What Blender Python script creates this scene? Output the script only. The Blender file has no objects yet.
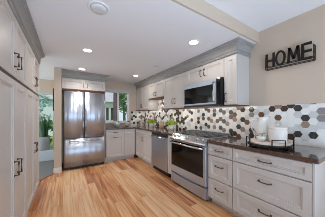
import bpy, bmesh, math, random
from mathutils import Vector, Matrix
random.seed(7)
S = bpy.context.scene
COL = S.collection
PI = math.pi

# ------------------------------------------------------------------ camera, sky, exposure
F_PX = 152.364
cam = bpy.data.cameras.new('camera'); co = bpy.data.objects.new('camera', cam); COL.objects.link(co)
cam.sensor_fit = 'HORIZONTAL'; cam.sensor_width = 36.0
cam.lens = F_PX / 325 * 36.0
cam.shift_y = (114.738 - 108.5) / 325
co.location = (0, 0, 1.274)
co.rotation_euler = (PI / 2, 0, -math.radians(32.60775))
cam.clip_start = 0.05
S.camera = co
S.view_settings.view_transform = 'Standard'; S.view_settings.look = 'None'
S.view_settings.gamma = 1; S.view_settings.use_curve_mapping = False
S.cycles.filter_width = 0.9
S.view_settings.exposure = 0.12
w = bpy.data.worlds.new('sky'); S.world = w; w.use_nodes = True
bg = w.node_tree.nodes['Background']
bg.inputs[0].default_value = (0.74, 0.87, 1.0, 1); bg.inputs[1].default_value = 0.92
sn = bpy.data.lights.new('sun', 'SUN'); sn.energy = 2.2; sn.angle = math.radians(1.0); sn.color = (1.0, 0.95, 0.88)
so_ = bpy.data.objects.new('sun', sn); COL.objects.link(so_); so_.rotation_euler = (math.radians(30), 0, math.radians(18))
CAN_WATTS = 5.6
CAN_COLOR = (1.0, 0.94, 0.88)
def big_area(name, loc, target, sx, sy, watts, color, spread=180):
    l = bpy.data.lights.new(name, 'AREA'); l.shape = 'RECTANGLE'; l.size = sx; l.size_y = sy; l.energy = watts; l.color = color
    o = bpy.data.objects.new(name, l); COL.objects.link(o); o.location = loc
    l.spread = math.radians(spread)
    o.rotation_euler = (Vector(target) - Vector(loc)).to_track_quat('-Z', 'Y').to_euler()
# unseen fill lamps added behind the camera: one level, one tilted at the ceiling
big_area('behind_camera_fill', (0.75, -3.1, 1.15), (0.75, 3.0, 1.25), 2.9, 2.1, 4, (0.46, 0.72, 1.0))
big_area('ceiling_bounce_fill', (0.5, -1.0, 0.12), (0.6, 0.9, 2.4), 2.4, 2.2, 92, (0.56, 0.77, 1.0), 140)

# unseen fill lamp added to brighten the room with the planter
big_area('side_room_fill', (-2.55, 4.5, 1.15), (0.0, 4.6, 0.9), 2.0, 2.0, 36, (0.80, 0.92, 1.0))

# ------------------------------------------------------------------ materials
def srgb(r, g, b):
    f = lambda c: (c / 255 / 12.92) if c / 255 <= 0.04045 else ((c / 255 + 0.055) / 1.055) ** 2.4
    return (f(r), f(g), f(b), 1)

def mat(name, color, rough=0.5, metal=0.0, noise=0.0, nscale=8.0, spec=0.5, trans=0.0, coat=0.0, stretch=None, bump=0.0):
    m = bpy.data.materials.new(name); m.use_nodes = True
    nt = m.node_tree; b = nt.nodes['Principled BSDF']
    b.inputs['Base Color'].default_value = color
    b.inputs['Roughness'].default_value = rough; b.inputs['Metallic'].default_value = metal
    b.inputs['Specular IOR Level'].default_value = spec
    b.inputs['Transmission Weight'].default_value = trans
    b.inputs['Coat Weight'].default_value = coat
    if noise > 0 or bump > 0:
        tc = nt.nodes.new('ShaderNodeTexCoord'); mp = nt.nodes.new('ShaderNodeMapping')
        if stretch: mp.inputs['Scale'].default_value = stretch
        n = nt.nodes.new('ShaderNodeTexNoise'); n.inputs['Scale'].default_value = nscale; n.inputs['Detail'].default_value = 6
        nt.links.new(tc.outputs['Object'], mp.inputs[0]); nt.links.new(mp.outputs[0], n.inputs['Vector'])
        if noise > 0:
            r = nt.nodes.new('ShaderNodeValToRGB')
            r.color_ramp.elements[0].position = 0.3; r.color_ramp.elements[1].position = 0.7
            r.color_ramp.elements[0].color = tuple(max(0, c * (1 - noise)) for c in color[:3]) + (1,)
            r.color_ramp.elements[1].color = tuple(min(1, c * (1 + noise)) for c in color[:3]) + (1,)
            nt.links.new(n.outputs['Fac'], r.inputs[0]); nt.links.new(r.outputs[0], b.inputs['Base Color'])
        if bump > 0:
            bp = nt.nodes.new('ShaderNodeBump'); bp.inputs['Strength'].default_value = bump; bp.inputs['Distance'].default_value = 0.002
            nt.links.new(n.outputs['Fac'], bp.inputs['Height']); nt.links.new(bp.outputs[0], b.inputs['Normal'])
    return m

def emis(name, color, strength):
    m = bpy.data.materials.new(name); m.use_nodes = True
    b = m.node_tree.nodes['Principled BSDF']
    b.inputs['Base Color'].default_value = color
    b.inputs['Emission Color'].default_value = color; b.inputs['Emission Strength'].default_value = strength
    return m

def floor_mat():
    m = bpy.data.materials.new('plank_wood'); m.use_nodes = True
    nt = m.node_tree; N = nt.nodes; L = nt.links; b = N['Principled BSDF']
    def mth(op, a, bb=None):
        n = N.new('ShaderNodeMath'); n.operation = op
        for i, v in enumerate((a, bb)):
            if v is None: continue
            if isinstance(v, (int, float)): n.inputs[i].default_value = v
            else: L.new(v, n.inputs[i])
        return n.outputs[0]
    tc = N.new('ShaderNodeTexCoord'); sp = N.new('ShaderNodeSeparateXYZ'); L.new(tc.outputs['Object'], sp.inputs[0])
    PW, PL = 0.125, 1.2
    xs = mth('DIVIDE', mth('ADD', sp.outputs['X'], 20.03), PW); row = mth('FLOOR', xs)
    wn = N.new('ShaderNodeTexWhiteNoise'); wn.noise_dimensions = '1D'; L.new(row, wn.inputs['W'])
    ys = mth('ADD', mth('DIVIDE', mth('ADD', sp.outputs['Y'], 20.0), PL), mth('MULTIPLY', wn.outputs['Value'], 7.3))
    col = mth('FLOOR', ys)
    cx = N.new('ShaderNodeCombineXYZ'); L.new(row, cx.inputs[0]); L.new(col, cx.inputs[1])
    w2 = N.new('ShaderNodeTexWhiteNoise'); w2.noise_dimensions = '2D'; L.new(cx.outputs[0], w2.inputs['Vector'])
    rp = N.new('ShaderNodeValToRGB'); cr = rp.color_ramp
    tones = [(0.0, srgb(132, 72, 42)), (0.22, srgb(176, 108, 68)), (0.48, srgb(212, 148, 96)), (0.7, srgb(228, 178, 130)), (1.0, srgb(240, 202, 160))]
    cr.elements[0].position, cr.elements[0].color = tones[0]; cr.elements[1].position, cr.elements[1].color = tones[-1]
    for p, c in tones[1:-1]:
        e = cr.elements.new(p); e.color = c
    # long grain streaks inside each plank, shifted per plank
    cg = N.new('ShaderNodeCombineXYZ')
    L.new(mth('MULTIPLY', sp.outputs['X'], 34.0), cg.inputs[0])
    L.new(mth('MULTIPLY', sp.outputs['Y'], 1.6), cg.inputs[1])
    L.new(mth('MULTIPLY', w2.outputs['Value'], 60.0), cg.inputs[2])
    ns = N.new('ShaderNodeTexNoise'); ns.inputs['Scale'].default_value = 1.0; ns.inputs['Detail'].default_value = 4; L.new(cg.outputs[0], ns.inputs['Vector'])
    fac = mth('ADD', mth('MULTIPLY', w2.outputs['Value'], 0.62), mth('MULTIPLY', mth('SUBTRACT', ns.outputs['Fac'], 0.5), 1.5))
    fac = mth('ADD', fac, 0.22)
    L.new(fac, rp.inputs[0])
    # dark seams
    fx = mth('FRACT', xs); fy = mth('FRACT', ys)
    ex = mth('MULTIPLY', mth('MINIMUM', fx, mth('SUBTRACT', 1.0, fx)), PW)
    ey = mth('MULTIPLY', mth('MINIMUM', fy, mth('SUBTRACT', 1.0, fy)), PL)
    seam = mth('LESS_THAN', mth('MINIMUM', ex, ey), 0.0015)
    mx = N.new('ShaderNodeMix'); mx.data_type = 'RGBA'
    L.new(mth('MULTIPLY', seam, 0.55), mx.inputs['Factor']); L.new(rp.outputs[0], mx.inputs['A']); mx.inputs['B'].default_value = srgb(90, 55, 35)
    L.new(mx.outputs['Result'], b.inputs['Base Color'])
    b.inputs['Roughness'].default_value = 0.33
    return m

M = {}
M['floor'] = floor_mat()
M['paint'] = mat('light_grey_cabinet_paint', srgb(206, 199, 193), 0.38, noise=0.015, nscale=3)
M['crown'] = mat('shaded_crown_paint', srgb(160, 157, 155), 0.4, noise=0.015, nscale=3)  # cabinet grey darkened to stand for the weaker light on the sloping crown
M['gap'] = mat('painted_gap_shade_brown', srgb(58, 46, 40), 0.6)
M['wood_raw'] = mat('raw_brown_wood', srgb(100, 54, 28), 0.5, noise=0.25, nscale=6, stretch=(2, 14, 14))
M['wall'] = mat('warm_beige_wall_paint', srgb(206, 188, 170), 0.75, noise=0.01, nscale=40, bump=0.05)
M['ceil'] = mat('flat_white_ceiling_paint', srgb(240, 240, 243), 0.85, noise=0.008, nscale=30)
M['white'] = mat('white_trim_paint', srgb(232, 230, 226), 0.4, noise=0.01, nscale=5)
M['bronze'] = mat('dark_bronze_metal', srgb(92, 70, 54), 0.4, 0.5, noise=0.12, nscale=30)
M['granite'] = mat('dark_brown_granite', srgb(78, 54, 42), 0.25, noise=0.5, nscale=120, coat=1.0)
M['granite'].node_tree.nodes['Principled BSDF'].inputs['Coat Roughness'].default_value = 0.02
M['steel'] = mat('brushed_stainless_steel', srgb(182, 189, 200), 0.36, 0.92, noise=0.06, nscale=6, stretch=(30, 30, 0.4))
def brush(m, rot, an=0.6):
    nt = m.node_tree; b = nt.nodes['Principled BSDF']; tg = nt.nodes.new('ShaderNodeTangent'); tg.direction_type = 'RADIAL'; tg.axis = 'Z'
    nt.links.new(tg.outputs[0], b.inputs['Tangent']); b.inputs['Anisotropic'].default_value = an; b.inputs['Anisotropic Rotation'].default_value = rot
brush(M['steel'], 0.25)
M['steel_h'] = mat('brushed_stainless_steel_horizontal', srgb(186, 194, 206), 0.42, 0.85, noise=0.06, nscale=6, stretch=(0.5, 0.5, 40))
M['steel_lt'] = mat('polished_steel', srgb(205, 205, 207), 0.2, 1.0, noise=0.03, nscale=10)
M['black'] = mat('black_plastic', srgb(24, 24, 26), 0.35, noise=0.1, nscale=20)
M['blackglass'] = mat('black_oven_glass', srgb(14, 14, 16), 0.06, noise=0.1, nscale=2, spec=0.28)
M['iron'] = mat('black_cast_iron', srgb(34, 34, 36), 0.5, 0.3, noise=0.2, nscale=40)
M['grate'] = mat('dark_grey_grate_iron', srgb(128, 128, 131), 0.38, 0.5, noise=0.2, nscale=40)
M['signblk'] = mat('black_sign_metal', srgb(26, 23, 22), 0.5, 0.4, noise=0.15, nscale=30)
M['wire'] = mat('rusty_brown_wire', srgb(66, 50, 42), 0.5, 0.6, noise=0.25, nscale=60)
M['enamel'] = mat('white_enamel', srgb(240, 237, 230), 0.2, noise=0.01, nscale=5)
M['ceramic'] = mat('white_ceramic', srgb(236, 228, 220), 0.28, noise=0.015, nscale=8)
M['traywood'] = mat('whitewashed_tray_board', srgb(222, 204, 190), 0.45, noise=0.08, nscale=5, stretch=(12, 2, 2))
M['leaf_print'] = mat('sage_green_leaf_print', srgb(140, 158, 120), 0.5, noise=0.2, nscale=40)
M['lime'] = mat('lime_green_leaves', srgb(150, 178, 36), 0.5, noise=0.3, nscale=30)
M['tan'] = mat('tan_stoneware', srgb(196, 172, 146), 0.45, noise=0.08, nscale=20)
M['soil'] = mat('dark_soil', srgb(60, 46, 36), 0.9, noise=0.3, nscale=50)
M['glassware'] = mat('pale_green_glass', (0.84, 0.92, 0.87, 1), 0.1, trans=0.35, noise=0.03, nscale=10)
def thin_glass():
    m = bpy.data.materials.new('clear_window_glass'); m.use_nodes = True; nt = m.node_tree; nt.nodes.remove(nt.nodes['Principled BSDF'])
    t = nt.nodes.new('ShaderNodeBsdfTransparent'); t.inputs[0].default_value = (0.93, 0.97, 0.96, 1); g = nt.nodes.new('ShaderNodeBsdfGlossy'); g.inputs['Roughness'].default_value = 0.02
    f = nt.nodes.new('ShaderNodeFresnel'); f.inputs[0].default_value = 1.3; x = nt.nodes.new('ShaderNodeMixShader')
    nt.links.new(f.outputs[0], x.inputs[0]); nt.links.new(t.outputs[0], x.inputs[1]); nt.links.new(g.outputs[0], x.inputs[2]); nt.links.new(x.outputs[0], nt.nodes['Material Output'].inputs[0])
    return m
M['pane'] = thin_glass()
M['amber'] = mat('peach_tinted_glass', (0.90, 0.82, 0.76, 1), 0.1, trans=0.35, noise=0.05, nscale=10)
M['blind'] = mat('pale_grey_blind_fabric', srgb(196, 196, 198), 0.7, noise=0.05, nscale=20, stretch=(1, 1, 30))
M['mullion'] = mat('mauve_brown_window_post', srgb(128, 108, 116), 0.5, noise=0.08, nscale=10)
M['planter'] = mat('grey_planter', srgb(150, 154, 158), 0.6, noise=0.06, nscale=14)
M['stand'] = mat('pale_blue_grey_stone', srgb(196, 208, 216), 0.5, noise=0.04, nscale=8)
M['snake'] = mat('deep_green_snake_plant', srgb(56, 98, 66), 0.45, noise=0.45, nscale=14, stretch=(1, 1, 4))
M['carpet'] = mat('grey_brown_tile_floor', srgb(118, 116, 116), 0.45, noise=0.1, nscale=9)
M['oak'] = mat('oak_threshold', srgb(146, 96, 62), 0.45, noise=0.15, nscale=10)
M['grass'] = mat('lawn', srgb(132, 152, 84), 0.9, noise=0.3, nscale=6)
M['bark'] = mat('tree_bark', srgb(104, 88, 78), 0.9, noise=0.3, nscale=9, bump=0.5)
M['foliage'] = mat('tree_leaves', srgb(96, 128, 70), 0.7, noise=0.45, nscale=3)
M['foliage2'] = mat('yellow_green_leaves', srgb(150, 168, 96), 0.7, noise=0.4, nscale=3)
M['teal_leaf'] = mat('blue_green_leaves', srgb(158, 190, 180), 0.7, noise=0.35, nscale=3)
M['siding'] = mat('pale_house_siding', srgb(220, 224, 228), 0.8, noise=0.05, nscale=3, stretch=(0.2, 0.2, 12))
M['roof'] = mat('pale_grey_roof_shingles', srgb(176, 172, 178), 0.9, noise=0.15, nscale=8)
M['lens_on'] = emis('lit_lens', (1.0, 0.95, 0.88, 1), 6.0)
M['lens_dim'] = mat('unlit_frosted_lens', srgb(224, 224, 224), 0.35, noise=0.01, nscale=5)
M['grout'] = mat('pale_grout', srgb(226, 223, 218), 0.7, noise=0.03, nscale=60)
M['t_white'] = mat('white_marble_tile', srgb(240, 238, 234), 0.2, noise=0.04, nscale=16)
M['t_pale'] = mat('pale_grey_marble_tile', srgb(214, 213, 211), 0.2, noise=0.08, nscale=16)
M['t_dark'] = mat('dark_brown_tile', srgb(76, 60, 52), 0.2, noise=0.35, nscale=40)
M['t_brown'] = mat('brown_tile', srgb(118, 86, 66), 0.22, noise=0.2, nscale=40)
M['t_taupe'] = mat('taupe_tile', srgb(156, 132, 114), 0.22, noise=0.15, nscale=40)
M['t_slate'] = mat('slate_grey_tile', srgb(66, 64, 62), 0.2, noise=0.35, nscale=50)
M['t_stone'] = mat('stone_grey_tile', srgb(146, 142, 138), 0.22, noise=0.12, nscale=40)

# ------------------------------------------------------------------ mesh helpers
class MB:
    def __init__(s): s.bm = bmesh.new()
    def face(s, pts, mi=0):
        f = s.bm.faces.new([s.bm.verts.new(p) for p in pts]); f.material_index = mi; return f
    def box(s, x0, x1, y0, y1, z0, z1, bev=0.0, mi=0, seg=2):
        v = [s.bm.verts.new((x, y, z)) for z in (z0, z1) for y in (y0, y1) for x in (x0, x1)]
        fs = [s.bm.faces.new([v[i] for i in q]) for q in ((0, 2, 3, 1), (4, 5, 7, 6), (0, 1, 5, 4), (2, 6, 7, 3), (0, 4, 6, 2), (1, 3, 7, 5))]
        for f in fs: f.material_index = mi
        if bev > 0:
            es = list({e for f in fs for e in f.edges})
            r = bmesh.ops.bevel(s.bm, geom=es, offset=bev, segments=seg, affect='EDGES', profile=0.5)
            for f in r['faces']: f.material_index = mi
        return s
    def tube(s, pts, r, n=8, mi=0, closed=False):
        pts = [Vector(p) for p in pts]; rings = []; m = len(pts)
        up0 = None
        for i, p in enumerate(pts):
            if closed: t = pts[(i + 1) % m] - pts[i - 1]
            else: t = pts[min(i + 1, m - 1)] - pts[max(i - 1, 0)]
            t.normalize()
            if up0 is None:
                up0 = Vector((0, 0, 1)) if abs(t.z) < 0.9 else Vector((1, 0, 0))
            a = t.cross(up0)
            if a.length < 1e-4: a = t.cross(Vector((0.3, 0.9, 0.1)))
            a.normalize(); b = t.cross(a).normalized(); up0 = -b if False else up0
            rr = r[i] if isinstance(r, (list, tuple)) else r
            rings.append([s.bm.verts.new(p + a * (rr * math.cos(2 * PI * k / n)) + b * (rr * math.sin(2 * PI * k / n))) for k in range(n)])
        rng = range(m) if closed else range(m - 1)
        for i in rng:
            A, B = rings[i], rings[(i + 1) % m]
            for k in range(n):
                f = s.bm.faces.new((A[k], A[(k + 1) % n], B[(k + 1) % n], B[k])); f.material_index = mi; f.smooth = True
        if not closed:
            for R in (rings[0], rings[-1]):
                f = s.bm.faces.new(R); f.material_index = mi
        return s
    def lathe(s, prof, c=(0, 0, 0), n=28, mi=0, sx=1.0, sy=1.0):
        rings = []
        for r, z in prof:
            if r < 1e-6: rings.append([s.bm.verts.new((c[0], c[1], c[2] + z))])
            else: rings.append([s.bm.verts.new((c[0] + sx * r * math.cos(2 * PI * k / n), c[1] + sy * r * math.sin(2 * PI * k / n), c[2] + z)) for k in range(n)])
        for A, B in zip(rings, rings[1:]):
            for k in range(n):
                k2 = (k + 1) % n
                q = [A[0] if len(A) == 1 else A[k], A[0] if len(A) == 1 else A[k2], B[0] if len(B) == 1 else B[k2], B[0] if len(B) == 1 else B[k]]
                u = []
                for v in q:
                    if v not in u: u.append(v)
                if len(u) >= 3:
                    f = s.bm.faces.new(u); f.material_index = mi; f.smooth = True
        return s
    def rings(s, loops, mi=0, cap0=True, cap1=True):
        R = [[s.bm.verts.new(p) for p in l] for l in loops]
        n = len(R[0])
        for A, B in zip(R, R[1:]):
            for k in range(n):
                f = s.bm.faces.new((A[k], A[(k + 1) % n], B[(k + 1) % n], B[k])); f.material_index = mi
        if cap0: s.bm.faces.new(R[0]).material_index = mi
        if cap1: s.bm.faces.new(R[-1]).material_index = mi
        return s
    def prism(s, pts, axis, a0, a1, mi=0):
        """extrude a 2D outline along an axis; pts are the other two coordinates in xyz order"""
        def P(p, a):
            return {'x': (a, p[0], p[1]), 'y': (p[0], a, p[1]), 'z': (p[0], p[1], a)}[axis]
        return s.rings([[P(p, a0) for p in pts], [P(p, a1) for p in pts]], mi)
    def disc(s, c, r, h, axis='z', n=20, mi=0):
        ax = 'xyz'.index(axis); o = [i for i in range(3) if i != ax]; L = []
        for t in (0, h):
            l = []
            for k in range(n):
                p = list(c); p[ax] += t; p[o[0]] += r * math.cos(2 * PI * k / n); p[o[1]] += r * math.sin(2 * PI * k / n); l.append(p)
            L.append(l)
        return s.rings(L, mi)
    def build(s, name, mats, parent=None, smooth=False):
        bmesh.ops.recalc_face_normals(s.bm, faces=s.bm.faces)
        me = bpy.data.meshes.new(name); s.bm.to_mesh(me); s.bm.free()
        for m in (mats if isinstance(mats, (list, tuple)) else [mats]): me.materials.append(m)
        if smooth:
            for p in me.polygons: p.use_smooth = True
        o = bpy.data.objects.new(name, me); COL.objects.link(o)
        if parent is not None: o.parent = parent
        return o

def tag(o, label, cat, group=None):
    o['label'] = label; o['category'] = cat
    if group: o['group'] = group
    return o
def thing(name, label, cat, loc=(0, 0, 0), rz=0.0, group=None):
    o = bpy.data.objects.new(name, None); COL.objects.link(o); o.empty_display_size = 0.05
    o.location = loc; o.rotation_euler = (0, 0, rz)
    return tag(o, label, cat, group)
def struct(o): o['kind'] = 'structure'; return o
def sbox(name, m, *b):
    return struct(MB().box(*b).build(name, m))

def front_mesh(mb, x0, x1, z0, z1, yf, th=0.02, rail=0.058, slab=False):
    """shaker door or drawer front; its outer face is at y = yf, facing -y"""
    def R(i, y): return [(x0 + i, y, z0 + i), (x1 - i, y, z0 + i), (x1 - i, y, z1 - i), (x0 + i, y, z1 - i)]
    l = [R(0, yf + th), R(0, yf + 0.002), R(0.002, yf)]
    if not slab:
        rl = min(rail, (z1 - z0) * 0.27, (x1 - x0) * 0.3)
        l += [R(rl, yf), R(rl + 0.003, yf + 0.007), R(rl + 0.012, yf + 0.008), R(rl + 0.016, yf + 0.015)]
    return mb.rings(l)
def pull(parent, x, z, yf, length=0.11, vertical=False, m=None, square=False):
    """arched bar pull standing off the face at y = yf"""
    h = length / 2; so = 0.030
    if square: prof = [(-h, 0), (-h, so), (h, so), (h, 0)]
    else: prof = [(-h, 0), (-h, so * .6), (-h * .82, so * .92), (-h * .4, so * 1.06), (0, so * 1.1), (h * .4, so * 1.06), (h * .82, so * .92), (h, so * .6), (h, 0)]
    rad = 0.0072 if square else 0.006
    pts = [((x, yf - o, z + a) if vertical else (x + a, yf - o, z)) for a, o in prof]
    mb = MB(); mb.tube(pts, rad, 8)
    for a in (-h, h):
        c = (x, yf, z + a) if vertical else (x + a, yf, z)
        mb.disc((c[0], yf - 0.004, c[2]), 0.009, 0.004, 'y', 12)
    return mb.build('handle', m or M['bronze'], parent)

G = 0.004
RY = -PI / 2
XW = 2.363
def cabinet(name, label, cat, loc, rz, w, d, z0, z1, fronts, toe=0.0, group=None, underside=False):
    """root at the base of the back, local x across, front face of the doors at y = -d"""
    t = thing(name, label, cat, loc, rz, group)
    mb = MB(); mb.box(-w / 2 + 0.0005, w / 2 - 0.0005, -d + 0.021, -0.002, z0 + toe, z1)
    if toe: mb.box(-w / 2 + 0.0005, w / 2 - 0.0005, -d + 0.085, -0.02, z0, z0 + toe)
    mb.build('body', M['paint'], t)
    for kind, a0, a1, b0, b1, handle in fronts:
        f = front_mesh(MB(), a0 + G, a1 - G, b0 + G, b1 - G, -d).build(kind, M['paint'], t)
        if handle:
            hx, hz, vert, ln, sq = handle
            pull(f, hx, hz, -d, ln, vert, None, sq)
    if underside:
        MB().box(-w / 2 + 0.002, w / 2 - 0.002, -d + 0.004, -0.01, z0 - 0.011, z0 - 0.001).build('bottom_panel', M['wood_raw'], t)
    return t

# ------------------------------------------------------------------ the setting
CZ = 2.317; HZ = 2.47
sbox('floor', M['floor'], -2.6, 2.5, -3.2, 4.95, -0.06, 0.0)
fl = MB(); fl.prism([(-0.46, 3.70), (-0.205, 4.045), (-0.205, 5.65), (-2.6, 5.65), (-2.6, 3.70)], 'z', -0.04, 0.004)
struct(fl.build('floor_beyond_opening', M['carpet']))
tr = MB(); d_ = Vector((0.255, 0.345, 0)).normalized(); nrm = Vector((d_.y, -d_.x, 0)) * 0.022
a, b = Vector((-0.46, 3.70, 0)), Vector((-0.207, 4.043, 0))
tr.rings([[a - nrm, a + nrm, b + nrm, b - nrm], [q + Vector((0, 0, 0.012)) for q in (a - nrm, a + nrm, b + nrm, b - nrm)]])
struct(tr.build('trim_1', M['oak']))
sbox('wall_right', M['wall'], XW, XW + 0.12, -3.2, 5.0, -0.06, HZ + 0.1)
# rear kitchen wall with the window opening
WX0, WX1, WZ0, WZ1 = 0.93, 1.80, 1.03, 2.02
mb = MB()
mb.box(-0.06, WX0, 4.83, 4.95, -0.06, CZ); mb.box(WX1, XW, 4.83, 4.95, -0.06, CZ)
mb.box(WX0, WX1, 4.83, 4.95, -0.06, WZ0); mb.box(WX0, WX1, 4.83, 4.95, WZ1, CZ)
struct(mb.build('wall_back', M['wall']))
sbox('wall_stub', M['wall'], -0.2, -0.066, 4.05, 5.65, -0.06, CZ)
sbox('baseboard_stub', M['white'], -0.212, -0.064, 4.036, 4.05, 0.0, 0.11)
# room beyond the opening
DX0, DX1, DZ = -1.7, -0.26, 1.93
mb = MB(); mb.box(-2.6, DX0, 5.65, 5.77, -0.06, CZ); mb.box(DX1, -0.066, 5.65, 5.77, -0.06, CZ); mb.box(DX0, DX1, 5.65, 5.77, DZ, CZ)
struct(mb.build('wall_beyond', M['wall']))
sbox('wall_left', M['wall'], -1.12, -1.0, -3.2, 3.4, -0.06, HZ + 0.1)
sbox('wall_beyond_front', M['wall'], -2.6, -1.0, 3.4, 3.5, -0.06, CZ)
# wall behind the camera with a wide patio opening
mb = MB(); mb.box(-1.0, -0.75, -3.32, -3.2, -0.06, HZ + 0.1); mb.box(2.2, XW, -3.32, -3.2, -0.06, HZ + 0.1); mb.box(-0.75, 2.2, -3.32, -3.2, 2.25, HZ + 0.1)
struct(mb.build('wall_front', M['wall']))
sbox('ceiling', M['ceil'], -2.6, XW, 1.13, 5.7, CZ, CZ + 0.3)
sbox('ceiling_high', M['ceil'], -1.1, XW, -3.2, 1.108, HZ, HZ + 0.1)
sbox('wall_soffit', M['wall'], -1.0, XW, 1.108, 1.13, CZ, HZ + 0.1)

# kitchen window
win = struct(bpy.data.objects.new('window_1', None)); COL.objects.link(win)
mb = MB(); y0, y1 = 4.84, 4.90
for x0, x1 in ((WX0, WX0 + 0.05), (WX1 - 0.075, WX1)): mb.box(x0, x1, y0, y1, WZ0, WZ1, 0.004)
mb.box(WX0, WX1, y0, y1, WZ0, WZ0 + 0.05, 0.004); mb.box(WX0, WX1, y0, y1, WZ1 - 0.05, WZ1, 0.004)
mb.box(1.40, 1.445, y0, y1, WZ0, WZ1, 0.004)
mb.build('window_frame', M['white'], win)
MB().box(1.285, 1.36, 4.845, 4.895, WZ0 + 0.05, WZ1 - 0.05, 0.004).build('window_post', M['mullion'], win)
MB().box(WX0 + 0.05, WX1 - 0.075, 4.868, 4.872, WZ0 + 0.05, WZ1 - 0.05).build('pane', M['pane'], win)
MB().box(WX0 - 0.02, WX1 + 0.02, 4.79, 4.838, WZ0 - 0.02, WZ0 + 0.004, 0.004).build('window_sill', M['white'], win)

# glazed door beyond the opening
dr = struct(bpy.data.objects.new('door_1', None)); COL.objects.link(dr)
mb = MB()
for x0, x1 in ((DX0, DX0 + 0.05), (DX1 - 0.05, DX1), (-1.02, -0.95)): mb.box(x0, x1, 5.67, 5.75, 0, DZ, 0.003)
mb.box(DX0, DX1, 5.67, 5.75, DZ - 0.05, DZ, 0.003); mb.box(DX0, DX1, 5.67, 5.75, 0.0, 0.05, 0.003)
mb.build('door_frame', M['stand'], dr)
MB().box(DX0 + 0.05, DX1 - 0.05, 5.708, 5.712, 0.05, DZ - 0.05).build('pane', M['pane'], dr)

# ------------------------------------------------------------------ crown moulding
PROF = [(0.0, 2.142), (0.014, 2.142), (0.018, 2.150), (0.014, 2.158), (0.008, 2.160), (0.008, 2.184), (0.020, 2.188), (0.020, 2.202), (0.014, 2.206), (0.016, 2.222), (0.026, 2.246), (0.046, 2.270), (0.056, 2.274), (0.056, 2.286), (0.074, 2.292), (0.074, 2.314), (0.0, 2.314)]
def crown(name, label, path, m='crown'):
    """path: plan points, the room lies to the right of the direction of travel"""
    n = len(path); P = [Vector(p) for p in path]; off = []
    for i in range(n):
        ns = []
        for a, b in ((i - 1, i), (i, i + 1)):
            if a >= 0 and b < n:
                t = (P[b] - P[a]).normalized(); ns.append(Vector((t.y, -t.x)))
        v = sum(ns, Vector((0, 0)))
        v = v / v.dot(ns[0]) if len(ns) > 1 else ns[0]
        off.append(v)
    mb = MB()
    mb.rings([[(P[i].x + off[i].x * o, P[i].y + off[i].y * o, z) for o, z in PROF] for i in range(n)])
    return tag(mb.build(name, M[m]), label, 'crown molding')

# ------------------------------------------------------------------ pantry wall on the left (faces +x)
def pantry(loc_y0, loc_y1, label):
    w = loc_y1 - loc_y0; c = (loc_y0 + loc_y1) / 2; d = 0.625
    fr = []
    for s in (-1, 1):
        x0, x1 = (-w / 2, 0) if s < 0 else (0, w / 2)
        fr.append(('upper_door', x0, x1, 1.601, 2.142, (s * 0.05, 1.75, True, 0.115, True)))
        fr.append(('lower_door', x0, x1, 0.105, 1.58, (s * 0.05, 0.805, True, 0.12, True)))
    t = cabinet('pantry_cabinet', label, 'cabinet', (-0.995, c, 0), PI / 2, w, d, 0.0, 2.30, fr, toe=0.10, group='tall pantry cabinets')
    MB().box(-w / 2 + 0.001, w / 2 - 0.001, -d + 0.004, -d + 0.0205, 1.5785, 1.602).build('seam_shade_strip', M['gap'], t)  # dark strip standing in for the shade inside the door gap
    return t
pantry(1.36, 2.345, 'tall grey pantry cabinet nearest the camera, with paired bronze pulls')
pantry(2.346, 3.33, 'tall grey pantry cabinet at the far end, next to the opening with the planter')
crown('crown_molding', 'grey crown molding along the top of the tall pantry cabinets', [(-0.3735, 1.36), (-0.3735, 3.332), (-0.99, 3.332)])

# ------------------------------------------------------------------ fridge bay
t = cabinet('fridge_cabinet', 'grey two-door cabinet above the steel fridge', 'cabinet', (0.421, 4.828, 1.885), 0, 0.965, 0.60, 0, 0.42,
            [('door', -0.4825, 0, 0.002, 0.258, (-0.042, 0.115, True, 0.10, False)), ('door', 0, 0.4825, 0.002, 0.258, (0.042, 0.115, True, 0.10, False))])
MB().box(-0.48, 0.48, -0.606, -0.02, -0.046, 0.004).build('bottom_panel', M['wood_raw'], t)
MB().box(0.458, 0.482, -0.60, -0.002, -1.885, -0.046).build('side_panel', M['paint'], t)
crown('crown_molding', 'grey crown molding above the fridge cabinet', [(-0.062, 4.227), (0.9045, 4.227), (0.9045, 4.826)])

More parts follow.
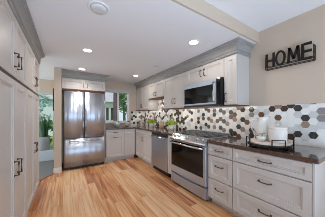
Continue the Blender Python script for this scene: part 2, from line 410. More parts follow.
def fridge():
    t = thing('refrigerator', 'stainless steel french-door refrigerator with bottom freezer drawer', 'refrigerator', (0.411, 4.80, 0))
    W = 0.905; D0, D1 = -0.438, 0.446; yf = -0.72
    MB().box(-W / 2 + 0.004, W / 2 - 0.004, yf + 0.085, 0, 0.03, 1.80, 0.004).build('body', M['black'], t)
    MB().box(-W / 2 + 0.02, W / 2 - 0.02, yf + 0.06, yf + 0.084, 0.012, 0.062).build('toe_grille', M['black'], t)
    def bowed(x0, x1, z0, z1, name):
        n = 36; pts = []
        for i in range(n + 1):
            u = i / n; x = x0 + (x1 - x0) * u
            pts.append((x, yf + 0.0012 * math.sin(x * 47 + 1.0) + 0.0006 * math.sin(x * 113) + 0.016 * (2 * u - 1) ** 2 + (0.012 if i in (0, n) else 0)))
        pts += [(x1, yf + 0.08), (x0, yf + 0.08)]
        o = MB().prism(pts, 'z', z0, z1).build(name, M['steel'], t)
        for p in o.data.polygons:
            if abs(p.normal.z) < 0.5 and p.normal.y < -0.6: p.use_smooth = True
        return o
    l = bowed(D0, -0.022, 0.728, 1.815, 'door'); r = bowed(-0.016, D1, 0.728, 1.815, 'door')
    fz = bowed(D0, D1, 0.07, 0.716, 'freezer_drawer')
    for o, x in ((l, -0.048), (r, 0.010)):
        mb = MB(); mb.tube([(x, yf + 0.014, 0.88), (x, yf - 0.03, 0.895), (x, yf - 0.034, 1.1), (x, yf - 0.034, 1.25), (x, yf - 0.03, 1.385), (x, yf + 0.014, 1.40)], 0.009, 10)
        mb.build('handle', M['steel_lt'], o)
    mb = MB(); mb.tube([(-0.33, yf + 0.012, 0.655), (-0.315, yf - 0.032, 0.655), (0, yf - 0.04, 0.655), (0.315, yf - 0.032, 0.655), (0.33, yf + 0.012, 0.655)], 0.010, 10)
    mb.build('handle', M['steel_lt'], fz)
    for x in (-0.41, 0.41):
        MB().box(x - 0.03, x + 0.03, yf + 0.01, yf + 0.09, 1.818, 1.836, 0.003).build('hinge_cover', M['black'], t)
    for x in (-0.40, 0.40):
        MB().disc((x, yf + 0.12, 0.0), 0.02, 0.03, 'z').build('foot', M['black'], t)
fridge()

# ------------------------------------------------------------------ base cabinets under the window (face -y)
D = 0.63
def px(x, c): return x - c
c = (0.917 + 1.405) / 2; w_ = 1.405 - 0.917
cabinet('base_cabinet', 'grey base cabinet with one drawer over a door, right beside the fridge', 'cabinet', (c, 4.828, 0), 0, w_, D, 0, 0.872,
        [('drawer', -w_ / 2, w_ / 2, 0.715, 0.868, (0.0, 0.792, False, 0.11, False)), ('door', -w_ / 2, w_ / 2, 0.105, 0.712, (0.0, 0.66, False, 0.10, False))], toe=0.10, group='base cabinets')
c = (1.406 + 1.735) / 2; w_ = 1.735 - 1.406
cabinet('corner_cabinet', 'narrow grey corner base cabinet without handles below the window', 'cabinet', (c, 4.828, 0), 0, w_, D, 0, 0.872,
        [('drawer', -w_ / 2, w_ / 2, 0.715, 0.868, None), ('door', -w_ / 2, w_ / 2, 0.105, 0.712, None)], toe=0.10, group='base cabinets')

# ------------------------------------------------------------------ base run on the right (faces -x)
DR = XW - 1.74
def right_base(name, label, ya, yb, fronts, cat='cabinet', **k):
    return cabinet(name, label, cat, (XW - 0.001, (ya + yb) / 2, 0), RY, yb - ya, DR - 0.001, 0, 0.872, fronts, toe=0.095, group='base cabinets', **k)
# sink base
hw = (4.185 - 3.206) / 2
right_base('sink_cabinet', 'grey two-door sink base cabinet in the far corner, left of the dishwasher', 3.206, 4.185,
           [('drawer', -hw, hw, 0.745, 0.868, None), ('door', -hw, 0, 0.105, 0.742, (-0.04, 0.63, True, 0.11, False)), ('door', 0, hw, 0.105, 0.742, (0.04, 0.63, True, 0.11, False))])
# filler cabinet between dishwasher and range
hw = (2.528 - 2.372) / 2
right_base('pullout_cabinet', 'very narrow grey pull-out cabinet between dishwasher and range', 2.372, 2.528, [('door', -hw, hw, 0.105, 0.868, None)])
# drawers
def drawer_unit(label, ya, yb):
    hw = (yb - ya) / 2
    return right_base('drawer_cabinet', label, ya, yb, [
        ('drawer', -hw, hw, 0.708, 0.868, (0, 0.788, False, 0.115, False)),
        ('drawer', -hw, hw, 0.380, 0.704, (0, 0.575, False, 0.115, False)),
        ('drawer', -hw, hw, 0.098, 0.376, (0, 0.262, False, 0.115, False))])
drawer_unit('narrow grey three-drawer cabinet right beside the range', 1.119, 1.502)
dc = drawer_unit('wide grey three-drawer cabinet at the near end of the counter, under the tray', 0.398, 1.117)
MB().box(0.3602, 0.378, -DR, -0.003, 0.0, 0.872, 0.002).build('end_panel', M['paint'], dc)

# dishwasher
def dishwasher():
    ya, yb = 2.534, 3.200; w = yb - ya
    t = thing('dishwasher', 'stainless steel dishwasher with a bar handle, left of the range', 'dishwasher', (XW - 0.003, (ya + yb) / 2, 0), RY)
    yf = -(XW - 1.735) + 0.003
    MB().box(-w / 2 + 0.004, w / 2 - 0.004, yf + 0.05, -0.02, 0.0, 0.868).build('body', M['black'], t)
    d = MB().box(-w / 2 + 0.003, w / 2 - 0.003, yf, yf + 0.048, 0.10, 0.800, 0.004).build('door', M['steel'], t)
    MB().box(-w / 2 + 0.003, w / 2 - 0.003, yf + 0.002, yf + 0.048, 0.806, 0.866, 0.003).build('control_strip', M['black'], t)
    mb = MB(); z = 0.785
    mb.tube([(-w / 2 + 0.05, yf - 0.002, z), (-w / 2 + 0.06, yf - 0.04, z), (0, yf - 0.046, z), (w / 2 - 0.06, yf - 0.04, z), (w / 2 - 0.05, yf - 0.002, z)], 0.012, 10)
    mb.build('handle', M['steel_lt'], d)
    MB().box(-w / 2 + 0.004, w / 2 - 0.004, yf + 0.055, yf + 0.07, 0.0, 0.095).build('toe_plate', M['black'], t)
dishwasher()

# range
def gas_range():
    ya, yb = 1.508, 2.366; w = yb - ya; h = w / 2
    t = thing('gas_range', 'stainless steel slide-in gas range with black grates and oven window', 'stove', (XW - 0.022, (ya + yb) / 2, 0), RY)
    yf = -(XW - 0.022 - 1.70)                      # face of the oven door
    MB().box(-h + 0.002, h - 0.002, yf + 0.045, 0, 0.035, 0.905, 0.003).build('body', M['steel_h'], t)
    # oven door with window
    d = MB().box(-h + 0.004, h - 0.004, yf, yf + 0.043, 0.222, 0.800, 0.005).build('oven_door', M['steel_h'], t)
    MB().box(-h + 0.028, h - 0.05, yf - 0.004, yf + 0.002, 0.345, 0.797, 0.003).build('oven_window', M['blackglass'], d)
    mb = MB(); z = 0.775
    mb.tube([(-h + 0.035, yf + 0.002, z), (-h + 0.045, yf - 0.045, z), (-h * .5, yf - 0.058, z), (0, yf - 0.062, z), (h * .5, yf - 0.058, z), (h - 0.045, yf - 0.045, z), (h - 0.035, yf + 0.002, z)], 0.014, 12)
    mb.build('handle', M['steel_lt'], d)
    # storage drawer with a bowed top edge
    pts = [(-h + 0.004, 0.04), (h - 0.004, 0.04), (h - 0.004, 0.205)]
    for i in range(1, 12):
        u = i / 12; x = (h - 0.004) * (1 - 2 * u); pts.append((x, 0.205 - 0.022 * (1 - (1 - 2 * u) ** 2)))
    pts += [(-h + 0.004, 0.205)]
    MB().prism(pts, 'y', yf + 0.004, yf + 0.043).build('storage_drawer', M['steel_h'], t)
    MB().box(-h + 0.006, h - 0.006, yf + 0.030, yf + 0.0445, 0.206, 0.221).build('shadow_strip', M['black'], t)
    # sloping control panel with knobs
    pr = [(yf + 0.044, 0.815), (yf - 0.012, 0.815), (yf - 0.022, 0.830), (yf - 0.020, 0.850), (yf + 0.075, 0.926), (yf + 0.10, 0.930), (yf + 0.10, 0.906), (yf + 0.044, 0.906)]
    cp = MB().prism(pr, 'x', -h, h).build('control_panel', M['steel_lt'], t)
    a = math.atan2(0.076, 0.095)
    nv = Vector((0, -math.sin(a), math.cos(a))); base = Vector((0, yf + 0.03, 0.891))
    for kx in (-0.34, -0.24, 0.0, 0.24, 0.34):
        c0 = base + Vector((kx, 0, 0))
        mb = MB(); mb.tube([c0 - nv * 0.004, c0 + nv * 0.006, c0 + nv * 0.008, c0 + nv * 0.03, c0 + nv * 0.033], [0.024, 0.024, 0.019, 0.017, 0.013], 16)
        mb.build('knob', M['steel_lt'], cp)
    # cooktop
    ct = MB().box(-h - 0.0, h + 0.0, yf + 0.102, -0.0, 0.9065, 0.926, 0.004).build('cooktop', M['steel_lt'], t)
    MB().box(-h + 0.02, h - 0.02, -0.045, -0.004, 0.927, 0.962, 0.004).build('rear_vent', M['steel_h'], ct)
    for bx, by, br in ((-0.27, -0.17, 0.04), (-0.27, -0.42, 0.05), (0.0, -0.30, 0.055), (0.27, -0.17, 0.035), (0.27, -0.42, 0.05)):
        mb = MB(); mb.lathe([(br + .02, 0), (br + .02, 0.004), (br, 0.006), (br, 0.016), (br * .9, 0.02), (0, 0.02)], (bx, by, 0.9265))
        mb.build('burner', M['iron'], ct)
    gw = (2 * h - 0.03) / 3
    for i in range(3):
        x0 = -h + 0.015 + gw * i + 0.004; x1 = x0 + gw - 0.008; y0, y1 = yf + 0.125, -0.055; z0, z1 = 0.944, 0.958
        mb = MB()
        for (a0, a1, b0, b1) in ((x0, x1, y0, y0 + .014), (x0, x1, y1 - .014, y1), (x0, x0 + .014, y0, y1), (x1 - .014, x1, y0, y1)): mb.box(a0, a1, b0, b1, z0, z1)
        xm = (x0 + x1) / 2
        for k in (0.25, 0.5, 0.75):
            yy = y0 + (y1 - y0) * k; mb.box(x0, x1, yy - .006, yy + .006, z0, z1)
        mb.box(xm - .006, xm + .006, y0, y1, z0, z1)
        for fx in (x0 + .007, x1 - .007):
            for fy in (y0 + .007, y1 - .007): mb.box(fx - .007, fx + .007, fy - .007, fy + .007, 0.9265, z0)
        mb.build('grate', M['grate'], ct)
    for x in (-h + 0.05, h - 0.05):
        for y in (yf + 0.08, -0.06): MB().disc((x, y, 0), 0.018, 0.034, 'z').build('foot', M['black'], t)
gas_range()

# ------------------------------------------------------------------ granite worktops
CT0, CT1 = 0.8735, 0.914
mb = MB(); mb.box(1.715, XW - 0.002, 0.352, 1.503, CT0, CT1, 0.004)
tag(mb.build('worktop', M['granite']), 'dark polished granite worktop under the tray, near end of the run', 'countertop', 'granite worktops')
mb = MB()
out = [(XW - 0.002, 2.372), (XW - 0.002, 4.8285), (0.917, 4.8285), (0.917, 4.178), (1.715, 4.178), (1.715, 2.372)]
mb.prism(out, 'z', CT0, CT1)
tag(mb.build('worktop', M['granite']), 'dark granite corner worktop running from the range to below the window', 'countertop', 'granite worktops')

# ------------------------------------------------------------------ wall cabinets on the right
UZ0, UZ1 = 1.418, 2.144; DU = XW - 2.03 - 0.001
def upper(label, ya, yb, z0, handles, ndoors, underside=True):
    h = (yb - ya) / 2; hz = UZ1 - z0 - 0.004
    if ndoors == 1: fr = [('door', -h, h, 0.002, hz, handles[0])]
    else: fr = [('door', -h, 0, 0.002, hz, handles[0]), ('door', 0, h, 0.002, hz, handles[1])]
    return cabinet('wall_cabinet', label, 'cabinet', (XW - 0.001, (ya + yb) / 2, z0), RY, yb - ya, DU, 0, 2.29 - z0, fr, group='wall cabinets', underside=underside)
h1 = (1.444 - 1.238) / 2
upper('narrow one-door grey wall cabinet at the near end, right of the microwave', 1.238, 1.444, UZ0, [(-h1 + 0.035, 0.115, True, 0.12, False)], 1)
upper('grey two-door wall cabinet directly above the microwave', 1.446, 2.282, 1.846, [(-0.04, 0.16, True, 0.11, False), (0.04, 0.16, True, 0.11, False)], 2, False)
upper('tall grey two-door wall cabinet left of the microwave', 2.284, 3.118, UZ0, [(-0.04, 0.155, True, 0.11, False), (0.04, 0.155, True, 0.11, False)], 2)
upper('short grey two-door wall cabinet above the sink', 3.12, 3.93, 1.725, [(-0.04, 0.10, True, 0.09, False), (0.04, 0.10, True, 0.09, False)], 2)
upper('tall grey wall cabinet in the far corner beside the window', 3.932, 4.826, UZ0, [(-0.04, 0.14, True, 0.11, False), (0.04, 0.14, True, 0.11, False)], 2)
crown('crown_molding', 'long grey crown molding above the wall cabinets over the range', [(XW - 0.004, 1.2375), (2.0305, 1.2375), (2.0305, 4.826)][::-1])

def under_fill(ya, yb, z, watts):  # fill lamps added below the wall cabinets, no fixtures there
    l = bpy.data.lights.new('under_cabinet_fill', 'AREA'); l.shape = 'RECTANGLE'; l.size = 0.05; l.size_y = yb - ya; l.energy = watts; l.color = (1.0, 0.93, 0.84)
    o = bpy.data.objects.new('under_cabinet_fill', l); COL.objects.link(o); o.location = (2.10, (ya + yb) / 2, z); o.rotation_euler = (0, -0.5, 0)
under_fill(1.28, 1.42, 1.395, 0.35); under_fill(1.5, 2.2, 1.405, 1.1); under_fill(2.35, 3.05, 1.395, 1.3); under_fill(3.2, 3.85, 1.70, 1.3); under_fill(4.0, 4.7, 1.395, 1.3)
def microwave():
    ya, yb = 1.450, 2.279; w = yb - ya; h = w / 2; z0, z1 = 1.412, 1.8435
    t = thing('microwave', 'stainless over-the-range microwave with a black glass door', 'microwave', (XW - 0.003, (ya + yb) / 2, z0), RY)
    H = z1 - z0; yf = -(XW - 0.003 - 1.95)
    MB().box(-h, h, yf + 0.03, 0, 0.0, H, 0.003).build('body', M['black'], t)
    d = MB().box(-h + 0.001, h - 0.075, yf, yf + 0.029, 0.03, H - 0.002, 0.004).build('door', M['steel_h'], t)
    MB().box(-h + 0.022, h - 0.135, yf - 0.003, yf + 0.001, 0.058, H - 0.088, 0.002).build('window', M['blackglass'], d)
    mb = MB(); x = h - 0.105
    mb.tube([(x, yf + 0.001, 0.06), (x, yf - 0.035, 0.07), (x, yf - 0.042, H / 2), (x, yf - 0.035, H - 0.07), (x, yf + 0.001, H - 0.06)], 0.011, 10)
    mb.build('handle', M['steel_lt'], d)
    MB().box(h - 0.073, h - 0.001, yf + 0.002, yf + 0.029, 0.03, H - 0.002, 0.003).build('control_panel', M['blackglass'], t)
    MB().box(-h + 0.002, h - 0.002, yf + 0.003, yf + 0.029, 0.001, 0.028, 0.002).build('vent_lip', M['black'], t)
microwave()

# ------------------------------------------------------------------ hexagon tile backsplash
TM = [M['t_white'], M['t_pale'], M['t_dark'], M['t_brown'], M['t_taupe'], M['t_slate'], M['t_stone'], M['grout']]
HS = 0.045; PITCH = 1.5 * HS; HR = math.sqrt(3) * HS
Y00, Z00 = 0.1266, 0.0278
OBS = [(272.6,108.9,2),(278.4,106.6,4),(284.5,108.5,2),(290.9,106.3,5),(297.6,108.2,5),(278.6,117.6,3),(313.1,103.8,2),(305.4,118.2,5),(322,110.7,6),(322,118,6),
(305.6,124.5,4),(298.4,134,5),(291,136.3,2),(313.6,135,5),(313.6,127.7,1),(305.9,138,1),(251.6,114.7,6),(251.4,109.8,5),(261.4,114,3),(242.9,119.7,2),(247.1,122.5,3),(242.9,129.5,4),
(251.7,130.3,2),(251.8,134.6,2),(230.8,112.1,2),(234.6,113.8,3),(230.8,117.2,3),(234.6,119.5,4),(243,109.7,2),(238.5,107.2,3),(238.9,127.1,2),(230.6,130.7,2),(234.6,133.5,2),(238.5,136.3,3),(230.8,136.3,2),
(206,109,2),(208.4,110.9,3),(214,110.5,3),(214,114.6,5),(220.4,110.2,2),(223.7,112.7,3),(203.2,114.4,5),(203.2,118.3,3),(198.2,118.3,3),(198.2,111,4),(198.2,122.1,2),(208.4,118.7,3),(211.3,120.9,4),(217,120.9,3),(220.2,118.5,3),(223.4,121,2),
(227.6,123.7,4),(205.7,124.3,2),(208.4,126.7,3),(214,127,4),(220.1,127.6,2),(223.1,129.8,4),(200.7,127.6,3),(184.5,112.6,2),(191.1,112.6,2),(181.2,116.5,3),(187.3,119.8,2),(191.7,120.6,3),(184.5,122.6,2),(186.7,125,3),(190.3,125.8,2),(196.1,127,2),(180,126.5,3)]
def backproject(u, v, X):
    yaw = math.radians(32.60775); cs, sn = math.cos(yaw), math.sin(yaw)
    a_ = (u - 162.5) / F_PX; b_ = -(v - 114.738) / F_PX
    d = (sn + cs * a_, cs - sn * a_, b_); tt = X / d[0]
    return d[1] * tt, 1.274 + d[2] * tt
def cellof(y, z):
    best = None
    c0 = round((y - Y00) / PITCH)
    for cc in (c0 - 1, c0, c0 + 1):
        zo = Z00 + (HR / 2 if cc % 2 else 0); r = round((z - zo) / HR)
        dd = (y - Y00 - cc * PITCH) ** 2 + (z - zo - r * HR) ** 2
        if best is None or dd < best[0]: best = (dd, cc, r)
    return best
DARKS = {}
for u, v, k in OBS:
    y, z = backproject(u, v, XW); q = cellof(y, z); DARKS[(q[1], q[2])] = k
def clip(poly, ax, lim, keep_less):
    out = []
    for i in range(len(poly)):
        p, q = poly[i], poly[(i + 1) % len(poly)]
        ip = (p[ax] <= lim) if keep_less else (p[ax] >= lim); iq = (q[ax] <= lim) if keep_less else (q[ax] >= lim)
        if ip: out.append(p)
        if ip != iq:
            s_ = (lim - p[ax]) / (q[ax] - p[ax]); out.append((p[0] + s_ * (q[0] - p[0]), p[1] + s_ * (q[1] - p[1])))
    return out
def hexes(mb, rects, to3, seed, known=None):
    rnd = random.Random(seed)
    ch = {}
    for a0, a1, z0, z1 in rects:
        for cc in range(int((a0 - Y00) / PITCH) - 2, int((a1 - Y00) / PITCH) + 3):
            for r in range(int((z0 - Z00) / HR) - 2, int((z1 - Z00) / HR) + 3):
                a = Y00 + cc * PITCH; z = Z00 + (HR / 2 if cc % 2 else 0) + r * HR
                s2 = HS - 0.0016
                poly = [(a + s2 * math.cos(k * PI / 3), z + s2 * math.sin(k * PI / 3)) for k in range(6)]
                for ax, lim, kl in ((0, a0, False), (0, a1, True), (1, z0, False), (1, z1, True)):
                    poly = clip(poly, ax, lim, kl)
                    if len(poly) < 3: break
                if len(poly) < 3: continue
                if (cc, r) not in ch:
                    x = rnd.random(); kd = rnd.choice((2, 2, 3, 3, 4, 5, 6))
                    if known is not None and a < 2.55: ch[(cc, r)] = known.get((cc, r), 0 if x < 0.8 else 1)
                    else: ch[(cc, r)] = kd if x < 0.36 else (0 if x < 0.85 else 1)
                k = ch[(cc, r)]
                mb.face([to3(p[0], p[1], 0.0045) for p in poly], k)
                for i in range(len(poly)):
                    p, q = poly[i], poly[(i + 1) % len(poly)]
                    mb.face([to3(p[0], p[1], 0.0045), to3(q[0], q[1], 0.0045), to3(q[0], q[1], 0.002), to3(p[0], p[1], 0.002)], k)
mb = MB()
BT = 1.400
rects = [(0.30, 3.119, 0.915, BT), (3.119, 3.931, 0.915, 1.705), (3.931, 4.822, 0.915, BT)]
hexes(mb, rects, lambda a, z, o: (XW - 0.0005 - o, a, z), 5, DARKS)
for a0, a1, z0, z1 in rects: mb.box(XW - 0.003, XW - 0.0005, a0, a1, z0, z1, 0, 7)
tag(mb.build('tile_backsplash', TM), 'hexagon tile backsplash in white and brown behind range and counter', 'backsplash', 'hexagon tile backsplash')
mb = MB()
hexes(mb, [(1.84, XW - 0.007, 0.915, BT)], lambda a, z, o: (a, 4.8285 - o, z), 9)
mb.box(1.84, XW - 0.007, 4.826, 4.8285, 0.915, BT, 0, 7)
tag(mb.build('tile_backsplash', TM), 'small strip of hexagon tile backsplash on the wall right of the window', 'backsplash', 'hexagon tile backsplash')

# ------------------------------------------------------------------ recessed ceiling lights
def can(x, y, label, on, r=0.066, gimbal=False, k=1.0):
    t = thing('recessed_light', label, 'ceiling light', (x, y, CZ), 0, 'recessed ceiling lights')
    mb = MB(); mb.lathe([(r, -0.0005), (r * 1.30, -0.0005), (r * 1.30, -0.004), (r * 1.22, -0.008), (r, -0.010), (r, -0.0005)])
    mb.build('trim_ring', M['ceil'] if gimbal else M['white'], t)
    mb = MB()
    if gimbal: mb.lathe([(0, -0.028), (r * .5, -0.026), (r * .8, -0.025), (r * .97, -0.010), (r * .97, -0.001), (0, -0.001)])
    else: mb.lathe([(0, -0.007), (r * .98, -0.006), (r * .98, -0.001), (0, -0.001)])
    mb.build('lens', M['lens_on'] if on else M['lens_dim'], t)
    if on:
        l = bpy.data.lights.new('can_lamp', 'AREA'); l.shape = 'DISK'; l.size = r * 1.8; l.energy = CAN_WATTS * k * (0.72 if x > 1 else 1.15); l.color = CAN_COLOR; l.spread = math.radians(125 if k < 1 else 175)
        lo = bpy.data.objects.new('lamp', l); COL.objects.link(lo); lo.parent = t; lo.location = (0, 0, -0.014)
can(0.28, 1.59, 'unlit round ceiling light nearest the camera, above the floor by the pantry', False, 0.078, True)
can(0.305, 2.72, 'lit recessed ceiling light in the middle of the aisle, in front of the fridge', True)
can(0.326, 3.90, 'lit recessed ceiling light just above the fridge cabinet', True, k=0.45)
can(1.552, 1.60, 'lit recessed ceiling light in front of the microwave', True, k=1.0)
can(1.62, 2.83, 'faint unlit ceiling light between the two lit ones by the wall cabinets', False, 0.055)
can(1.587, 3.80, 'lit recessed ceiling light in the far corner near the window', True)

# ------------------------------------------------------------------ HOME sign on the right wall
def home_sign():
    t = thing('wall_sign', 'black metal HOME word sign with wire basket frame on the beige wall', 'sign', (XW - 0.001, 0.755, 1.885), RY)
    hh = 0.205; y0 = -0.062; dp = 0.014
    def stroke(mb, ax, az, bx, bz, wd):
        a = Vector((ax, az)); b = Vector((bx, bz)); d = (b - a).normalized(); n = Vector((-d.y, d.x)) * wd / 2
        mb.prism([tuple(a - n), tuple(b - n), tuple(b + n), tuple(a + n)], 'y', y0, y0 + dp)
    S0 = 0.018
    # H
    mb = MB(); x = -0.225
    stroke(mb, x, S0, x, hh, .027); stroke(mb, x + .082, S0, x + .082, hh, .027); stroke(mb, x + .0105, .108, x + .0715, .108, .027); mb.build('letter', M['signblk'], t)
    # O
    mb = MB(); cx_, cz_ = -0.070, (S0 + hh) / 2; n = 24; L = []
    for (rx, rz, yy) in ((.056, .096, y0), (.056, .096, y0 + dp), (.034, .072, y0 + dp), (.034, .072, y0), (.056, .096, y0)):
        L.append([(cx_ + rx * math.cos(2 * PI * k / n), yy, cz_ + rz * math.sin(2 * PI * k / n)) for k in range(n)])
    mb.rings(L, 0, False, False); mb.build('letter', M['signblk'], t)
    # M
    mb = MB(); x = 0.012
    stroke(mb, x, S0, x + .012, hh, .025); stroke(mb, x + .104, S0, x + .092, hh, .025); stroke(mb, x + .012, hh - .004, x + .052, .06, .025); stroke(mb, x + .092, hh - .004, x + .052, .06, .025); mb.build('letter', M['signblk'], t)
    # E
    mb = MB(); x = 0.146
    stroke(mb, x, S0, x, hh, .027)
    for z in (S0 + .0105, (S0 + hh) / 2, hh - .0105): stroke(mb, x + .0105, z, x + .078, z, .027)
    mb.build('letter', M['signblk'], t)
    mb = MB(); X0, X1 = -0.240, 0.240
    for z in (0.0, 0.034):
        mb.tube([(X0, -0.058, z), (X1, -0.058, z), (X1, -0.004, z), (X0, -0.004, z)], 0.0045, 6, closed=True)
    for x in (X0, X1):
        for y in (-0.058, -0.004): mb.tube([(x, y, 0), (x, y, 0.165)], 0.005, 6)
        for z in (0.085, 0.165): mb.tube([(x, -0.058, z), (x, -0.004, z)], 0.0045, 6)
    for k in range(1, 12):
        x = X0 + (X1 - X0) * k / 12; mb.tube([(x, -0.058, 0), (x, -0.004, 0)], 0.003, 6)
    mb.build('wire_frame', M['wire'], t)
home_sign()

# ------------------------------------------------------------------ tray and what stands on it
TX, TY = 1.93, 0.80
def tray():
    t = thing('serving_tray', 'round pale serving board raised on a black iron stand, on the near worktop', 'tray', (TX, TY, 0.9142))
    b = 0.058; r = 0.198
    MB().lathe([(0, b - 0.014), (r - .004, b - 0.014), (r, b - 0.010), (r, b), (r - .004, b + 0.004), (0, b + 0.004)], n=48).build('board', M['traywood'], t)
    mb = MB(); mb.lathe([(r - .02, b - 0.034), (r + .006, b - 0.034), (r + .006, b - 0.015), (r - .02, b - 0.015), (r - .02, b - 0.034)], n=48); mb.build('ring', M['iron'], t)
    for k in range(4):
        q = PI / 4 + k * PI / 2; u = Vector((math.cos(q), math.sin(q), 0)); v = Vector((-u.y, u.x, 0)); c = u * (r + 0.013); hw = 0.058
        mb = MB(); z1 = b + 0.046; rr = 0.0068
        mb.tube([c - v * hw, c - v * hw + Vector((0, 0, z1)), c + v * hw + Vector((0, 0, z1)), c + v * hw], rr, 8)
        mb.tube([c - v * hw + Vector((0, 0, b - .026)), c + v * hw + Vector((0, 0, b - .026))], rr, 8)
        mb.build('leg', M['iron'], t)
tray()
TZ = 0.9142 + 0.0625
def pitcher():
    t = thing('pitcher', 'tall white enamel pitcher with looped handle at the back of the tray', 'pitcher', (TX + 0.050, TY + 0.090, TZ))
    mb = MB()
    prof = [(0.0, 0.0), (0.058, 0.0), (0.064, 0.006), (0.067, 0.05), (0.065, 0.11), (0.060, 0.17), (0.052, 0.215), (0.050, 0.235), (0.057, 0.262), (0.061, 0.268), (0.056, 0.262), (0.046, 0.235), (0.048, 0.215), (0.055, 0.17), (0.060, 0.11), (0.060, 0.02), (0.0, 0.012)]
    mb.lathe(prof, n=32)
    for v in mb.bm.verts:            # pull the rim forward into a spout towards -y +x
        if v.co.z > 0.236:
            dr_ = Vector((0.55, -0.83)); k = max(0, (v.co.x * dr_.x + v.co.y * dr_.y) / 0.06) ** 3
            v.co.x += dr_.x * 0.026 * k; v.co.y += dr_.y * 0.026 * k; v.co.z += 0.012 * k
    mb.build('body', M['enamel'], t, True)
    hd = Vector((-0.55, 0.83, 0))
    mb = MB(); mb.tube([hd * .047 + Vector((0, 0, .235)), hd * .075 + Vector((0, 0, .245)), hd * .108 + Vector((0, 0, .232)), hd * .122 + Vector((0, 0, .19)), hd * .115 + Vector((0, 0, .14)), hd * .09 + Vector((0, 0, .095)), hd * .062 + Vector((0, 0, .075))], 0.008, 10)
    mb.build('handle', M['enamel'], t)
pitcher()
def canister():
    t = thing('canister', 'wide white ceramic canister with knobbed lid at the front of the tray', 'canister', (TX + 0.015, TY - 0.08, TZ))
    r = 0.083
    mb = MB(); mb.lathe([(0, 0), (r - .006, 0), (r, 0.006), (r, 0.142), (r - .004, 0.146), (0, 0.146)], n=36); mb.build('body', M['ceramic'], t)
    l = MB().lathe([(0, .1465), (r + .003, .1465), (r + .003, .158), (r - .004, .164), (0.02, .170), (0, .170)], n=36).build('lid', M['ceramic'], t)
    MB().lathe([(0, .1702), (0.008, .1702), (0.007, .18), (0.015, .187), (0.015, .195), (0.008, .201), (0, .201)], n=16).build('knob', M['ceramic'], l)
canister()
def bowl_cup():
    t = thing('creamer_cup', 'small white cup with green leaf print in front of the pitcher', 'cup', (TX - 0.073, TY + 0.047, TZ))
    mb = MB(); mb.lathe([(0, 0), (0.030, 0), (0.034, 0.004), (0.045, 0.030), (0.049, 0.058), (0.046, 0.058), (0.041, 0.030), (0.030, 0.008), (0, 0.008)], n=28)
    mb.build('body', M['enamel'], t, True)
    rnd = random.Random(3); mb = MB()
    for k in range(26):
        a_ = rnd.uniform(0, 2 * PI); z = 0.058 + rnd.uniform(-0.006, 0.03); rr = rnd.uniform(0.0, 0.042)
        p = Vector((rr * math.cos(a_), rr * math.sin(a_), z)); u = Vector((rnd.uniform(-1, 1), rnd.uniform(-1, 1), rnd.uniform(-.3, .6))).normalized() * 0.016; v_ = u.cross(Vector((rnd.uniform(-1, 1), rnd.uniform(-1, 1), 1))).normalized() * 0.007
        mb.face([p - u, p + v_, p + u, p - v_])
    mb.build('sprig', M['leaf_print'], t)
bowl_cup()

# ------------------------------------------------------------------ herb pots, jar, bottle and faucet on the far worktop
def leafball(mb, c, rx, rz, n, size, rnd):
    for k in range(n):
        a_ = rnd.uniform(0, 2 * PI); ph = math.acos(rnd.uniform(-0.4, 1)); q = rnd.uniform(0.55, 1)
        p = Vector((c[0] + rx * q * math.sin(ph) * math.cos(a_), c[1] + rx * q * math.sin(ph) * math.sin(a_), c[2] + rz * q * math.cos(ph)))
        u = Vector((rnd.gauss(0, 1), rnd.gauss(0, 1), rnd.gauss(0, .6))).normalized() * size * rnd.uniform(.7, 1.3)
        v_ = u.cross(Vector((rnd.gauss(0, 1), rnd.gauss(0, 1), rnd.gauss(0, 1)))).normalized() * size * .55
        mb.face([p - u, p + v_, p + u, p - v_])
def herb(x, y, s, label):
    t = thing('potted_herb', label, 'potted plant', (x, y, 0.9142), 0, 'lime green herbs in white pots')
    mb = MB(); mb.lathe([(0, 0), (0.062 * s, 0), (0.066 * s, 0.004), (0.078 * s, 0.125 * s), (0.072 * s, 0.125 * s), (0.070 * s, 0.11 * s), (0, 0.11 * s)], n=24)
    mb.build('pot', M['ceramic'], t, True)
    MB().disc((0, 0, 0.111 * s), 0.066 * s, 0.004, 'z').build('soil', M['soil'], t)
    rnd = random.Random(int(x * 100)); mb = MB(); leafball(mb, (0, 0, 0.15 * s), 0.145 * s, 0.075 * s, 260, 0.022 * s, rnd)
    for k in range(12):
        a_ = 2 * PI * k / 12; mb.tube([(0.03 * math.cos(a_), 0.03 * math.sin(a_), 0.116 * s), (0.09 * s * math.cos(a_), 0.09 * s * math.sin(a_), 0.17 * s)], 0.002, 5)
    mb.build('foliage', M['lime'], t)
herb(2.13, 3.93, 1.0, 'lime green herb in a white pot at the back of the sink corner')
herb(2.16, 2.98, 1.0, 'lime green herb in a white pot between the sink and the range')
t = thing('stoneware_jar', 'tan stoneware jar on the far worktop between the two herb pots', 'jar', (2.21, 3.50, 0.9142))
MB().lathe([(0, 0), (0.055, 0), (0.062, 0.01), (0.066, 0.07), (0.058, 0.13), (0.045, 0.15), (0.047, 0.162), (0.040, 0.162), (0.038, 0.15), (0, 0.148)], n=24).build('body', M['tan'], t, True)
MB().lathe([(0, .1625), (0.048, .1625), (0.048, .172), (0.014, .180), (0.016, .196), (0, .20)], n=24).build('lid', M['tan'], t, True)
t = thing('soap_bottle', 'small dark bottle standing next to the herb pot near the range', 'bottle', (2.19, 2.80, 0.9142))
MB().lathe([(0, 0), (0.026, 0), (0.029, 0.004), (0.029, 0.10), (0.012, 0.125), (0.011, 0.14), (0, 0.14)], n=20).build('body', M['t_slate'], t, True)
MB().lathe([(0, .1402), (0.013, .1402), (0.013, .155), (0.004, .157), (0.004, .175), (0, .175)], n=16).build('cap', M['black'], t)
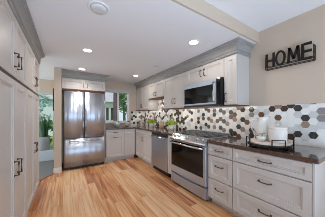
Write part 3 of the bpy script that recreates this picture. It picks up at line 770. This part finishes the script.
def faucet():
    t = thing('faucet', 'chrome gooseneck faucet behind the sink below the short cabinet', 'faucet', (2.27, 3.62, 0.9142), RY)
    MB().disc((0, 0, 0), 0.026, 0.012, 'z').build('base', M['steel_lt'], t)
    pts = [(0, 0, 0.012), (0, 0, 0.24)] + [(0, -0.075 + 0.075 * math.cos(k * PI / 8), 0.24 + 0.075 * math.sin(k * PI / 8)) for k in range(1, 9)] + [(0, -0.15, 0.20)]
    MB().tube(pts, 0.011, 10).build('spout', M['steel_lt'], t)
    MB().tube([(0.02, 0, 0.05), (0.06, 0, 0.075), (0.085, 0, 0.10)], 0.006, 8).build('lever', M['steel_lt'], t)
faucet()
def glass_bowl(x, y, r, m, label):
    t = tag(MB().lathe([(0, 0), (r * .42, 0), (r * .45, .006), (r * .62, .022), (r * .86, .06), (r * .98, .10), (r, .125), (r * .97, .125), (r * .94, .10), (r * .82, .062), (r * .58, .03), (r * .4, .016), (0, .014)], n=32).build('glass_bowl', M[m], None, True), label, 'bowl', 'bowls below the window')
    t.location = (x, y, 0.9142)
glass_bowl(1.315, 4.60, 0.115, 'glassware', 'pale green glass bowl below the window, nearer the fridge')
glass_bowl(1.62, 4.60, 0.105, 'amber', 'peach tinted glass bowl below the window, nearer the tiled corner')

# ------------------------------------------------------------------ window blind, framed picture, planter
t = thing('window_blind', 'pale grey raised window blind above the kitchen window', 'blind', (1.385, 4.826, 1.955))
MB().box(-0.485, 0.485, -0.07, 0, 0.055, 0.105, 0.006).build('headrail', M['blind'], t)
mb = MB()
for k in range(5): mb.box(-0.475, 0.475, -0.062, -0.008, 0.002 + k * 0.0105, 0.011 + k * 0.0105)
mb.build('folded_slats', M['blind'], t)
t = thing('picture_frame', 'black framed picture seen edge-on on the side of the wall by the fridge', 'picture', (-0.2005, 4.35, 1.36))
MB().box(-0.028, 0, -0.2, 0.2, 0, 0.50, 0.003).build('frame', M['black'], t)
MB().box(-0.0295, -0.0282, -0.17, 0.17, 0.03, 0.47).build('print', M['t_pale'], t)

tag(MB().box(-1.1, -0.25, 5.24, 5.56, 0.0042, 0.29, 0.01).build('plant_stand', M['stand']), 'low pale blue-grey block carrying the planter by the glazed door', 'plant stand')
def planter():
    t = thing('snake_plant', 'upright green plant in a grey cylinder planter by the glazed door', 'potted plant', (-0.50, 5.40, 0.2902))
    mb = MB(); mb.lathe([(0, 0), (0.125, 0), (0.13, 0.006), (0.135, 0.36), (0.135, 0.37), (0.118, 0.37), (0.116, 0.33), (0, 0.33)], n=32); mb.build('pot', M['planter'], t, True)
    MB().disc((0, 0, 0.331), 0.112, 0.006, 'z').build('soil', M['soil'], t)
    rnd = random.Random(11)
    for k in range(20):
        a_ = k * 2.4; rr = 0.02 + 0.075 * (k / 20); h = rnd.uniform(0.38, 0.72); lean = rnd.uniform(0.03, 0.13)
        b0 = Vector((rr * math.cos(a_), rr * math.sin(a_), 0.325)); side = Vector((-math.sin(a_ + .5), math.cos(a_ + .5), 0)); nn = Vector((math.cos(a_), math.sin(a_), 0))
        mb = MB(); L = []
        for i, wd in enumerate((0.016, 0.027, 0.030, 0.024, 0.012, 0.002)):
            q = i / 5; p = b0 + Vector((math.cos(a_), math.sin(a_), 0)) * lean * q * q + Vector((0, 0, h * q))
            L.append([p - side * wd, p + nn * 0.003, p + side * wd, p - nn * 0.003])
        mb.rings(L); mb.build('leaf', M['snake'], t)
planter()

# ------------------------------------------------------------------ outdoors
struct(MB().box(-14, 16, 5.9, 30, -0.5, -0.30).build('ground_outside', M['grass']))
def tree(x, y, h, r, m, label, trunk=0.12, seed=1, n=900, low=0.35):
    t = thing('garden_tree', label, 'tree', (x, y, -0.3), 0, 'trees and shrubs outside')
    MB().tube([(0, 0, 0), (0.04, 0, h * .3), (0, 0.05, h * .6), (0, 0, h * .85)], [trunk, trunk * .8, trunk * .55, trunk * .2], 10).build('trunk', M['bark'], t)
    rnd = random.Random(seed); mb = MB()
    for k in range(7):
        a_ = rnd.uniform(0, 2 * PI); q = rnd.uniform(0, .6) * r
        leafball(mb, (q * math.cos(a_), q * math.sin(a_), h * rnd.uniform(low + .15, .85)), r * rnd.uniform(.5, .75), h * .2, n // 7, 0.11, rnd)
    mb.build('foliage', M[m], t)
tree(4.0, 12.0, 3.6, 1.0, 'foliage', 'green tree outside the kitchen window, toward its tiled side', 0.14, 2, 900)
tree(2.62, 9.2, 4.6, 0.7, 'foliage2', 'taller tree outside the kitchen window, behind its centre post', 0.12, 4, 500, 0.55)
tree(3.3, 7.6, 1.35, 0.5, 'foliage2', 'low yellow-green shrub outside below the kitchen window', 0.05, 5, 700, 0.1)
tree(2.0, 7.4, 1.3, 0.5, 'foliage2', 'low shrub outside the kitchen window, nearer the fridge', 0.05, 6, 700, 0.1)
tree(-1.6, 10.5, 3.2, 1.5, 'teal_leaf', 'blue-green tree outside the glazed door', 0.1, 8, 1600, 0.1)
tree(-0.9, 8.6, 1.5, 0.7, 'foliage', 'green shrub outside the glazed door behind the planter', 0.05, 9, 800, 0.1)
t = thing('neighbour_house', 'pale siding house seen small through the windows', 'house', (2.3, 14, -0.3))
MB().box(-9, 1.4, 0, 5, 0, 2.7).build('wall', M['siding'], t)
for x in (-5.5, -2.2, 0.75, 1.15): MB().box(x, x + 0.22, -0.03, 0.02, 1.1, 2.2).build('window', M['t_slate'], t)
MB().prism([(-0.3, 2.7), (5.3, 2.7), (2.5, 4.2)], 'x', -9.3, 1.7).build('roof', M['roof'], t)
